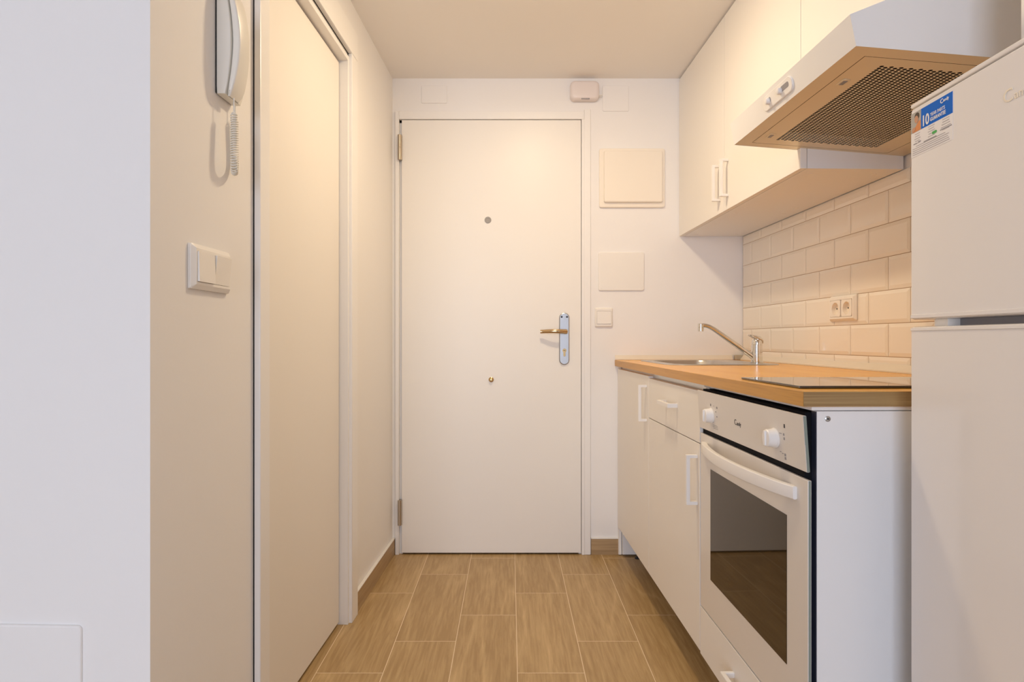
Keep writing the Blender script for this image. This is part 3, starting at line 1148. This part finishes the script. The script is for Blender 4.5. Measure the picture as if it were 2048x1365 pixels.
obj('basin', bm, 'steel', sk, angle=50)
bm = new_bm()
lathe(bm, (-0.34, -0.35, CT1 - 0.1498), (0, 0, 1), [(0, 0.04), (0.002, 0.04), (0.003, 0.034), (0.001, 0.02)], 24)
obj('drain', bm, 'chrome', sk)

# --- faucet
TX, TY, TZ = -0.130, -0.470, CT1 + 0.0032
fa = thing('faucet', 'chrome single-lever kitchen tap with long rising spout', 'tap', 'K', (TX, TY, TZ))
bm = new_bm()
lathe(bm, (TX, TY, TZ), (0, 0, 1), [(0, 0.0245), (0.004, 0.0245), (0.006, 0.0215), (0.034, 0.0215), (0.0345, 0.0205), (0.036, 0.0205), (0.0365, 0.0215), (0.072, 0.0210), (0.0725, 0.019)], 32)
obj('body', bm, 'chrome', fa)
bm = new_bm()
# lever: a hooded cap that sweeps up into a flat tongue toward the room
rings = []
for h, r in ((0.0735, 0.0208), (0.084, 0.0206), (0.090, 0.0190), (0.094, 0.0150)):
    rings.append([(TX + 0.0012 + r * math.cos(2 * PI * k / 28), TY + r * math.sin(2 * PI * k / 28), TZ + h) for k in range(28)])
loft(bm, rings)
rings = []
for x, z, hw, hz_ in ((0.0215, 0.080, 0.010, 0.005), (0.0200, 0.088, 0.016, 0.0095), (0.0120, 0.0945, 0.0190, 0.0105), (0.000, 0.0985, 0.0190, 0.0095), (-0.012, 0.1030, 0.0175, 0.0075), (-0.022, 0.1070, 0.015, 0.0050), (-0.031, 0.1100, 0.012, 0.0032), (-0.035, 0.1108, 0.008, 0.0018)):
    rings.append([(TX + x, TY + hw * math.cos(2 * PI * k / 20), TZ + z + hz_ * math.sin(2 * PI * k / 20)) for k in range(20)])
loft(bm, rings)
obj('lever', bm, 'chrome', fa, angle=40)
bm = new_bm()
ctrl = [(-0.012, 0.0215), (-0.045, 0.045), (-0.085, 0.073), (-0.125, 0.101), (-0.150, 0.119), (-0.170, 0.133), (-0.187, 0.1425), (-0.202, 0.1475), (-0.2165, 0.1490)]
tube(bm, [(TX + a_, TY + 0.010 * 0, TZ + b_) for a_, b_ in ctrl], [0.0105, 0.0102, 0.0098, 0.0094, 0.0090, 0.0086, 0.0082, 0.0080, 0.0080], 24)
sp = obj('spout', bm, 'chrome', fa)
bm = new_bm()
lathe(bm, (TX - 0.2225, TY, TZ + 0.125), (0, 0, 1), [(0, 0.0100), (0.001, 0.0112), (0.014, 0.0112), (0.0145, 0.0104), (0.016, 0.0104), (0.0165, 0.0112), (0.028, 0.0112), (0.0305, 0.0095), (0.0315, 0.006)], 24)
obj('aerator', bm, 'chrome', sp)

# --- hob
bm = new_bm()
box(bm, -0.575, -0.070, -1.712, -1.428, CT1 + 0.0003, CT1 + 0.0055, 0.0012)
hb = obj('ceramic_hob', bm, 'hobglass', None, 'K', (-0.32, -1.57, CT1))
tag(hb, 'narrow black glass hob on the worktop above the oven', 'hob')

# --- tiled backsplash: bevelled metro tiles as one surface
bm = new_bm()
TW, TH, GR = 0.1965, 0.0991, 0.0019
ZB = 0.9595          # grout line above the counter strip
BZ0, BZ1 = 0.9165, 1.4955
yj0 = 1.8454 - YF    # one joint of the bottom full row
YE = -1.95


def tile(y0, y1, z0, z1):
    if y1 - y0 < 0.004 or z1 - z0 < 0.004:
        return
    b_ = min(0.011, (y1 - y0) * 0.4, (z1 - z0) * 0.4)
    f = AX['x']
    r0 = [f(y0, z0, 0.0078), f(y1, z0, 0.0078), f(y1, z1, 0.0078), f(y0, z1, 0.0078)]
    r1 = [f(y0, z0, 0.0026), f(y1, z0, 0.0026), f(y1, z1, 0.0026), f(y0, z1, 0.0026)]
    r2 = [f(y0 + b_, z0 + b_, 0.0002), f(y1 - b_, z0 + b_, 0.0002), f(y1 - b_, z1 - b_, 0.0002), f(y0 + b_, z1 - b_, 0.0002)]
    loft(bm, [r0, r1, r2])


row = -1
while True:
    z0 = ZB + row * TH
    z1 = z0 + TH
    if z0 > BZ1:
        break
    off = yj0 + (0 if row % 2 == 0 else TW / 2)
    k = -10
    while True:
        y0 = off + k * TW
        y1 = y0 + TW
        k += 1
        if y0 > -0.002:
            break
        if y1 < YE:
            continue
        tile(max(y0 + GR / 2, YE), min(y1 - GR / 2, -0.003), max(z0 + GR / 2, BZ0), min(z1 - GR / 2, BZ1))
    row += 1
bs = obj('backsplash', bm, 'tile', None, 'K', (0, -0.9, BZ0), smooth=False)
tag(bs, 'bevelled cream metro tile splashback between worktop and wall cabinets', 'tiled wall', None, 'structure')
bm = new_bm()
box(bm, 0.0034, 0.0079, YE + 0.001, -0.003, BZ0, BZ1)
g_ = obj('grout', bm, 'grout', bs)

# --- double socket on the tiles
so = thing('power_socket', 'double white wall socket on the tiled splashback', 'socket', 'K', (0, -0.857, 1.07))
y0, y1, z0, z1 = -0.9350, -0.7785, 1.0725, 1.1575
bm = new_bm()
ringplate(bm, 'x', (y0, y1, z0, z1), (y0 + 0.013, y1 - 0.013, z0 + 0.014, z1 - 0.014), -0.0002, -0.0115, 0.005, 0.001, 4, 0.008)
obj('frame', bm, 'plastic', so)
for yc in (y0 + 0.0448, y1 - 0.0448):
    bm = new_bm()
    ym, zm = yc, (z0 + z1) / 2
    hw, hh = 0.0308, 0.0277
    f = AX['x']
    sq, ci, cb_, n = [], [], [], 32
    for k in range(n):
        a_ = 2 * PI * k / n
        c_, s_ = math.cos(a_), math.sin(a_)
        m_ = min(hw / max(1e-6, abs(c_)), hh / max(1e-6, abs(s_)))
        sq.append((c_ * m_, s_ * m_))
        ci.append((c_ * 0.0205, s_ * 0.0205))
    rings = [[f(ym + u, zm + v_, -0.001) for u, v_ in sq], [f(ym + u, zm + v_, -0.0125) for u, v_ in sq],
             [f(ym + u, zm + v_, -0.0125) for u, v_ in ci]]
    loft(bm, rings, cap=False)
    rec = obj('socket_face', bm, 'plastic', so)
    bm = new_bm()
    rings = [[f(ym + u, zm + v_, -0.0125) for u, v_ in ci], [f(ym + u * 0.95, zm + v_ * 0.95, 0.0)for u, v_ in ci]]
    vr = loft(bm, rings, cap=False)
    bm.faces.new(vr[-1])
    obj('socket_well', bm, 'cream', rec)
    bm = new_bm()
    for s_ in (-1, 1):
        lathe(bm, (-0.0002, ym + s_ * 0.0095, zm), (-1, 0, 0), [(0, 0.003), (0.0004, 0.003)], 12)
    obj('contact_hole', bm, 'ink', rec)

# --- wall cabinets
WF = -0.2975
WB, WT = 1.4965, CEIL - 0.004
wc = thing('wall_cabinet', 'tall white two-door wall cabinet above the sink', 'kitchen cabinet', 'K', (-0.15, -0.58, WB))
bm = new_bm()
carcass(bm, WF + 0.020, -0.0006, -1.158, -0.001, WB, WT)
obj('carcass', bm, 'cabside', wc)
for yy in (-0.06, -0.53, -0.63, -1.10):
    for xx in (WF + 0.06, -0.05):
        bm = new_bm()
        lathe(bm, (xx, yy, WB + 0.0002), (0, 0, -1), [(0, 0.007), (0.0012, 0.007), (0.0016, 0.005)], 14)
        obj('screw_cap', bm, 'plastic', wc)
for (ya, yb, yh) in ((-0.5685, -0.0005, -0.528), (-1.158, -0.5715, -0.611)):
    bm = new_bm()
    box(bm, WF, WF + 0.0185, ya, yb, WB, WT - 0.004, 0.001)
    dr = obj('door', bm, 'cab', wc)
    pull_v(dr, WF, yh, 1.5425, 1.6815)
bm = new_bm()
box(bm, WF + 0.006, WF + 0.030, -0.0004, 0.0068, WB, WT)
obj('filler_strip', bm, 'cabside', wc)

wc2 = thing('wall_cabinet', 'short white wall cabinet directly above the extractor hood', 'kitchen cabinet', 'K', (-0.15, -1.46, 1.71))
bm = new_bm()
carcass(bm, WF + 0.020, -0.0006, -1.755, -1.1595, 1.7105, WT)
obj('carcass', bm, 'cabside', wc2)
bm = new_bm()
box(bm, WF, WF + 0.0185, -1.755, -1.1605, 1.7105, WT - 0.004, 0.001)
obj('door', bm, 'cab', wc2)

wc3 = thing('wall_cabinet', 'white wall unit above the refrigerator at the top right edge', 'kitchen cabinet', 'K', (-0.15, -2.2, WB))
bm = new_bm()
carcass(bm, WF + 0.020, 0.0075, -2.49, -1.899, WB, WT)
obj('carcass', bm, 'cabside', wc3)
bm = new_bm()
box(bm, WF, WF + 0.0185, -2.49, -1.897, WB, WT - 0.004, 0.002)
obj('door', bm, 'cab', wc3)

# --- extractor hood
hd = thing('range_hood', 'white extractor hood with perforated grille under the short cabinet', 'extractor hood', 'K', (-0.24, -1.44, 1.53))
HY_0, HY_1 = -1.740, -1.140
SL = -0.071


def hz(x):
    return 1.567 + SL * (x + 0.480)


prof = [(-0.480, hz(-0.480)), (-0.492, 1.627), (-0.426, 1.654), (-0.330, 1.694), (-0.310, 1.7095), (-0.0006, 1.7095), (-0.0006, 1.545)]
GX0, GX1, GY0, GY1 = -0.442, -0.055, HY_0 + 0.036, HY_1 - 0.030      # opening in the underside
bm = new_bm()
# shell: side cheeks, outer skin, and underside border
t = 0.0015
rA = [(x, HY_0, z) for x, z in prof[:-1]] + [(-0.0006, HY_0, hz(-0.0006))]
rB = [(x, HY_1, z) for x, _, z in rA]
va = [bm.verts.new(p) for p in rA]
vb = [bm.verts.new(p) for p in rB]
m_ = len(va)
bm.faces.new(list(reversed(va)))
bm.faces.new(vb)
for i in range(m_ - 1):
    bm.faces.new((va[i], va[i + 1], vb[i + 1], vb[i]))
bmesh.ops.recalc_face_normals(bm, faces=bm.faces)
obj('body', bm, 'hood', hd, smooth=False)


# underside border around the grille panel: white enamel, warm light painted as tan
def up(x, y, dz=0.0):
    return (x, y, hz(x) + dz)


inner = [(GX0, GY0), (GX1, GY0), (GX1, GY1), (GX0, GY1)]
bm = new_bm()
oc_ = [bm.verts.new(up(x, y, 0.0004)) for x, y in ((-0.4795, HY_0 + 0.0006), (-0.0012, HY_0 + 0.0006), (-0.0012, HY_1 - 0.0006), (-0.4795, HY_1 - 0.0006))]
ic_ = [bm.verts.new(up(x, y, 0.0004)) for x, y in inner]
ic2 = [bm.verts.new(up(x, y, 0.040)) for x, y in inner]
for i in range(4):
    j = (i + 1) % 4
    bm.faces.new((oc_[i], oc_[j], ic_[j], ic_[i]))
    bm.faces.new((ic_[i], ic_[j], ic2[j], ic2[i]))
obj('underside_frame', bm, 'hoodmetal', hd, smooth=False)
# filter panel with real perforations
bm = new_bm()
e = 0.0016
PX0, PX1, PY_0, PY_1 = GX0 + e, GX1 - e, GY0 + e, GY1 - e
HX0, HX1, HYa, HYb = PX0 + 0.050, PX1 - 0.045, PY_0 + 0.030, PY_1 - 0.026
sy, sx = 0.0088, 0.0100
nx = int((HX1 - HX0) / sx)
ny = int((HYb - HYa) / sy)
HX1 = HX0 + nx * sx
HYb = HYa + ny * sy


def pp(x, y, dz=0.0005):
    return up(x, y, dz)


def quad(x0, x1, y0, y1):
    bm.faces.new([bm.verts.new(pp(x, y)) for x, y in ((x0, y0), (x1, y0), (x1, y1), (x0, y1))])


quad(PX0, HX0, PY_0, PY_1)
quad(HX1, PX1, PY_0, PY_1)
quad(HX0, HX1, PY_0, HYa)
quad(HX0, HX1, HYb, PY_1)
for i in range(nx):
    sh = 0.0 if i % 2 == 0 else 0.5
    xa, xb = HX0 + i * sx, HX0 + (i + 1) * sx
    cells = []
    if sh:
        quad(xa, xb, HYa, HYa + sy * 0.5)
        quad(xa, xb, HYb - sy * 0.5, HYb)
    for k in range(ny - (1 if sh else 0)):
        ya = HYa + (k + sh) * sy
        yb = ya + sy
        cx_, cy_ = (xa + xb) / 2, (ya + yb) / 2
        ov8, iv8, dv8 = [], [], []
        for q in range(8):
            a_ = PI / 8 + q * PI / 4
            ang = q * PI / 4 + PI / 4
            c_, s_ = math.cos(ang), math.sin(ang)
            mm = 1 / max(abs(c_), abs(s_))
            ov8.append(bm.verts.new(pp(cx_ + c_ * mm * sx / 2, cy_ + s_ * mm * sy / 2)))
            iv8.append(bm.verts.new(pp(cx_ + c_ * sx * 0.470, cy_ + s_ * sy * 0.455)))
            dv8.append(bm.verts.new(pp(cx_ + c_ * sx * 0.470, cy_ + s_ * sy * 0.455, 0.0009)))
        for q in range(8):
            r_ = (q + 1) % 8
            bm.faces.new((ov8[q], ov8[r_], iv8[r_], iv8[q]))
            bm.faces.new((iv8[q], iv8[r_], dv8[r_], dv8[q]))
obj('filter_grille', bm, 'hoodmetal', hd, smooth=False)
bm = new_bm()
bm.faces.new([bm.verts.new(up(x, y, 0.039)) for x, y in inner])
obj('filter_mat', bm, 'mat', hd)
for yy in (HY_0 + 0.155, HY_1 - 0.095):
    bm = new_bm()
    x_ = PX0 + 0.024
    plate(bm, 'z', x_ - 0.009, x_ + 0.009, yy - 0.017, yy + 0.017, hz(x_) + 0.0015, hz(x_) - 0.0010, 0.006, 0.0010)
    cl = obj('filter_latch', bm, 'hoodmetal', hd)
    bm = new_bm()
    box(bm, x_ - 0.005, x_ + 0.004, yy - 0.010, yy + 0.010, hz(x_) - 0.0016, hz(x_) - 0.0009)
    obj('latch_slide', bm, 'inkgrey', cl)
# control strip on the leaning front


def hf(z):
    return -0.480 - 0.012 * (z - 1.567) / 0.060


bm = new_bm()
ca, cb2 = -1.505, -1.352
rings = []
for d_, ins in ((-0.0004, 0), (0.0025, 0), (0.0038, 0.0015)):
    rings.append([(hf(z) - d_, y, z) for y, z in rrect(ca + ins, cb2 - ins, 1.5800 + ins, 1.6150 - ins, 0.0165 - ins, 7)])
loft(bm, rings)
cs = obj('control_strip', bm, 'handle', hd, angle=30)
for (ya, yb, yk) in ((-1.398, -1.372, -1.386), (-1.490, -1.440, -1.449)):
    bm = new_bm()
    rings = [[(hf(z) - d_, y, z) for y, z in rrect(ya, yb, 1.5935, 1.6055, 0.0055, 5)] for d_ in (0.0030, 0.0042)]
    loft(bm, rings)
    obj('slot', bm, 'inkgrey', cs)
    bm = new_bm()
    lathe(bm, (hf(1.598) - 0.003, yk, 1.598), (-1, 0, -0.1), [(0, 0.0085), (0.006, 0.0080), (0.009, 0.0065), (0.010, 0.003)], 18)
    obj('slider', bm, 'handle', cs)

# ================================================================== REFRIGERATOR
fr = thing('refrigerator', 'white two-door refrigerator with a blue guarantee sticker', 'refrigerator', 'F', (0.26, -0.275, 0))
FT = 1.4118  # refrigerator position and heights scaled up about the camera, already in these numbers
bm = new_bm()
box(bm, 0.040, 0.425, -0.549, -0.001, 0.030, FT - 0.001, 0.003)
obj('cabinet', bm, 'fridge', fr)
bm = new_bm()
box(bm, 0.001, 0.427, -0.551, 0.001, FT, 1.4197, 0.0025)
obj('top_cover', bm, 'fridge', fr)


def fdoor(z0, z1):
    bm = new_bm()
    rings = []
    for d_, ins in ((0.039, 0.0), (0.006, 0.0), (0.002, 0.0012), (0.0, 0.004)):
        rings.append([(d_, y, z) for y, z in rrect(-0.550 + ins, 0.0 - ins, z0 + ins, z1 - ins, 0.004, 4)])
    loft(bm, rings)
    return bm


up_ = obj('freezer_door', fdoor(1.0445, FT - 0.0015), 'fridge', fr)
lo_ = obj('door', fdoor(0.055, 1.0326), 'fridge', fr)
for (p_, za, zb) in ((up_, 1.0467, 1.0529), (lo_, 1.0253, 1.0303)):
    bm = new_bm()
    box(bm, -0.0016, 0.004, -0.546, -0.0035, za, zb, 0.0007)
    obj('door_lip', bm, 'fridge', p_)
bm = new_bm()
box(bm, 0.032, 0.0398, -0.535, -0.044, 1.0329, 1.0442)
obj('door_gasket', bm, 'inkgrey', fr)
bm = new_bm()
box(bm, 0.012, 0.0398, -0.078, -0.048, 1.0328, 1.0443)
obj('hinge', bm, 'plastic', fr)
for yy in (-0.50, -0.05):
    for xx in (0.08, 0.38):
        bm = new_bm()
        lathe(bm, (xx, yy, 0), (0, 0, 1), [(0, 0.018), (0.012, 0.018), (0.014, 0.010), (0.032, 0.010)], 16)
        obj('foot', bm, 'black', fr)
# sticker on the freezer door; y runs towards the viewer
ST0, ST1, SZ0, SZ1 = -0.1078, -0.0038, 1.3248, 1.4010
SS = (SZ1 - SZ0) / 0.0675      # sticker artwork is drawn 67.5 mm high, scaled about the camera with the refrigerator
bm = new_bm()
box(bm, -0.0004, 0.0008, ST0, ST1, SZ0, SZ1)
st = obj('sticker', bm, 'paper', up_)
st['label'] = 'blue and white guarantee sticker'


def stk(u, v, d):
    """sticker plane: u runs from its far edge towards the viewer, v is height."""
    return (-0.0007 - d, ST1 - u * SS, SZ0 + (v - 1.2885) * SS)


def stbox(bm, u0, u1, v0, v1, d0=-0.0004, d1=0.0):
    box(bm, -0.0007 - d1, -0.0007 - d0, ST1 - u1 * SS, ST1 - u0 * SS, SZ0 + (v0 - 1.2885) * SS, SZ0 + (v1 - 1.2885) * SS)


bm = new_bm()
stbox(bm, 0.0240, 0.0920, 1.3258, 1.3560)
obj('banner', bm, 'blue', st)
# picture at the far end of the sticker: a man looking down, drawn as flat shapes
bm = new_bm()
stbox(bm, 0.0, 0.0232, 1.3258, 1.3560)
obj('picture', bm, 'photobg', st)


def blob(pts, d):
    bm = new_bm()
    rings = [[stk(u, v, d - 0.0003) for u, v in pts], [stk(u, v, d) for u, v in pts]]
    loft(bm, rings)
    return bm


def ell(cu, cv, ru, rv, a=0.0, n=18):
    return [(cu + ru * math.cos(t) * math.cos(a) - rv * math.sin(t) * math.sin(a),
             cv + ru * math.cos(t) * math.sin(a) + rv * math.sin(t) * math.cos(a)) for t in [2 * PI * k / n for k in range(n)]]


obj('picture_shirt', blob([(0.0232, 1.3258), (0.0232, 1.3400), (0.0195, 1.3405), (0.0150, 1.3370), (0.0110, 1.3330), (0.0070, 1.3300), (0.0040, 1.3258)], 0.0003), 'orange', st)
obj('picture_hair', blob(ell(0.0145, 1.3485, 0.0056, 0.0056), 0.0003), 'hair', st)
obj('picture_face', blob(ell(0.0135, 1.3440, 0.0044, 0.0058, 0.2), 0.0005), 'skin', st)
obj('picture_hand', blob(ell(0.0070, 1.3300, 0.0045, 0.0030, 0.5), 0.0006), 'skin', st)


def sttext(name, s, u, v, size, mat, z=0.0002, bold=0.0, squeeze=1.0):
    bm = text_bm(s, size, lambda x, y, d: stk(u + x, v + y, z + d), bold=bold, squeeze=squeeze)
    return obj(name, bm, mat, st)


sttext('lettering', '10', 0.0258, 1.3285, 0.0222, 'paper', bold=0.022, squeeze=0.78)
sttext('lettering', 'YEAR PARTS', 0.0455, 1.3370, 0.0072, 'paper', squeeze=0.80)
sttext('lettering', 'GUARANTEE', 0.0452, 1.3298, 0.0076, 'paper', bold=0.014, squeeze=0.76)
sttext('lettering', 'C', 0.0670, 1.3472, 0.0088, 'paper', bold=0.015)
sttext('lettering', 'andy', 0.0734, 1.3480, 0.0062, 'paper', bold=0.015)
# small print, too fine to read: grey lines in three blocks and a footer
bm = new_bm()
rnd = random.Random(7)
for cu, top, k, w in ((0.0150, 1.3225, 5, 0.016), (0.0470, 1.3235, 5, 0.019), (0.0780, 1.3235, 5, 0.022)):
    for i in range(k):
        ww = w * rnd.uniform(0.6, 1.0)
        stbox(bm, cu - ww / 2, cu + ww / 2, top - i * 0.0036 - 0.0008, top - i * 0.0036, -0.0004, 0.0001)
for i in range(5):
    v = 1.3040 - i * 0.0030
    a_ = 0.004 + (0.008 if i == 0 else 0)
    stbox(bm, a_, 0.088 - rnd.uniform(0, 0.006) - (0.010 if i == 0 else 0), v - 0.0008, v, -0.0004, 0.0001)
obj('small_print', bm, 'fineprint', st)
bm = new_bm()
for u0, u1, v in ((0.006, 0.014, 1.3085), (0.017, 0.023, 1.3095), (0.066, 0.090, 1.3105), (0.030, 0.058, 1.3055)):
    stbox(bm, u0, u1, v - 0.0013, v, -0.0004, 0.0001)
obj('bold_print', bm, 'inkgrey', st)
bm = new_bm()
plate(bm, 'x', ST1 - 0.0590 * SS, ST1 - 0.0490 * SS, SZ0 + 0.0210 * SS, SZ0 + 0.0250 * SS, -0.0006, -0.0009, 0.0020)
obj('green_mark', bm, 'green', st)
# badge further along the freezer door
bm = text_bm('C', 0.0265, lambda u, v, d: (-0.0001 - d, -0.2095 - u, 1.3411 + v), 0.0008)
b2 = text_bm('andy', 0.0170, lambda u, v, d: (-0.0001 - d, -0.2295 - u, 1.3411 + v), 0.0008)
tm = bpy.data.meshes.new('t')
b2.to_mesh(tm)
bm.from_mesh(tm)
b2.free()
bpy.data.meshes.remove(tm)
obj('badge_lettering', bm, 'badge', up_)

# ================================================================== CEILING LAMP (just above the frame)
LXY = (0.12, 1.93)
cl = thing('ceiling_lamp', 'small round lit ceiling lamp with a frosted diffuser over the hallway', 'ceiling lamp', 'W', (LXY[0], LXY[1], 2.18))
bm = new_bm()
lathe(bm, (LXY[0], LXY[1], CEIL - 0.0002), (0, 0, -1), [(0, 0.088), (0.018, 0.090), (0.020, 0.088), (0.020, 0.078), (0.012, 0.076)], 36)
obj('base', bm, 'plastic', cl)
bm = new_bm()
lathe(bm, (LXY[0], LXY[1], CEIL - 0.0155), (0, 0, -1), [(0, 0.0745), (0.005, 0.0745), (0.009, 0.072), (0.012, 0.066), (0.0145, 0.052), (0.016, 0.034), (0.0168, 0.012)], 36)
obj('diffuser', bm, 'bulb', cl)
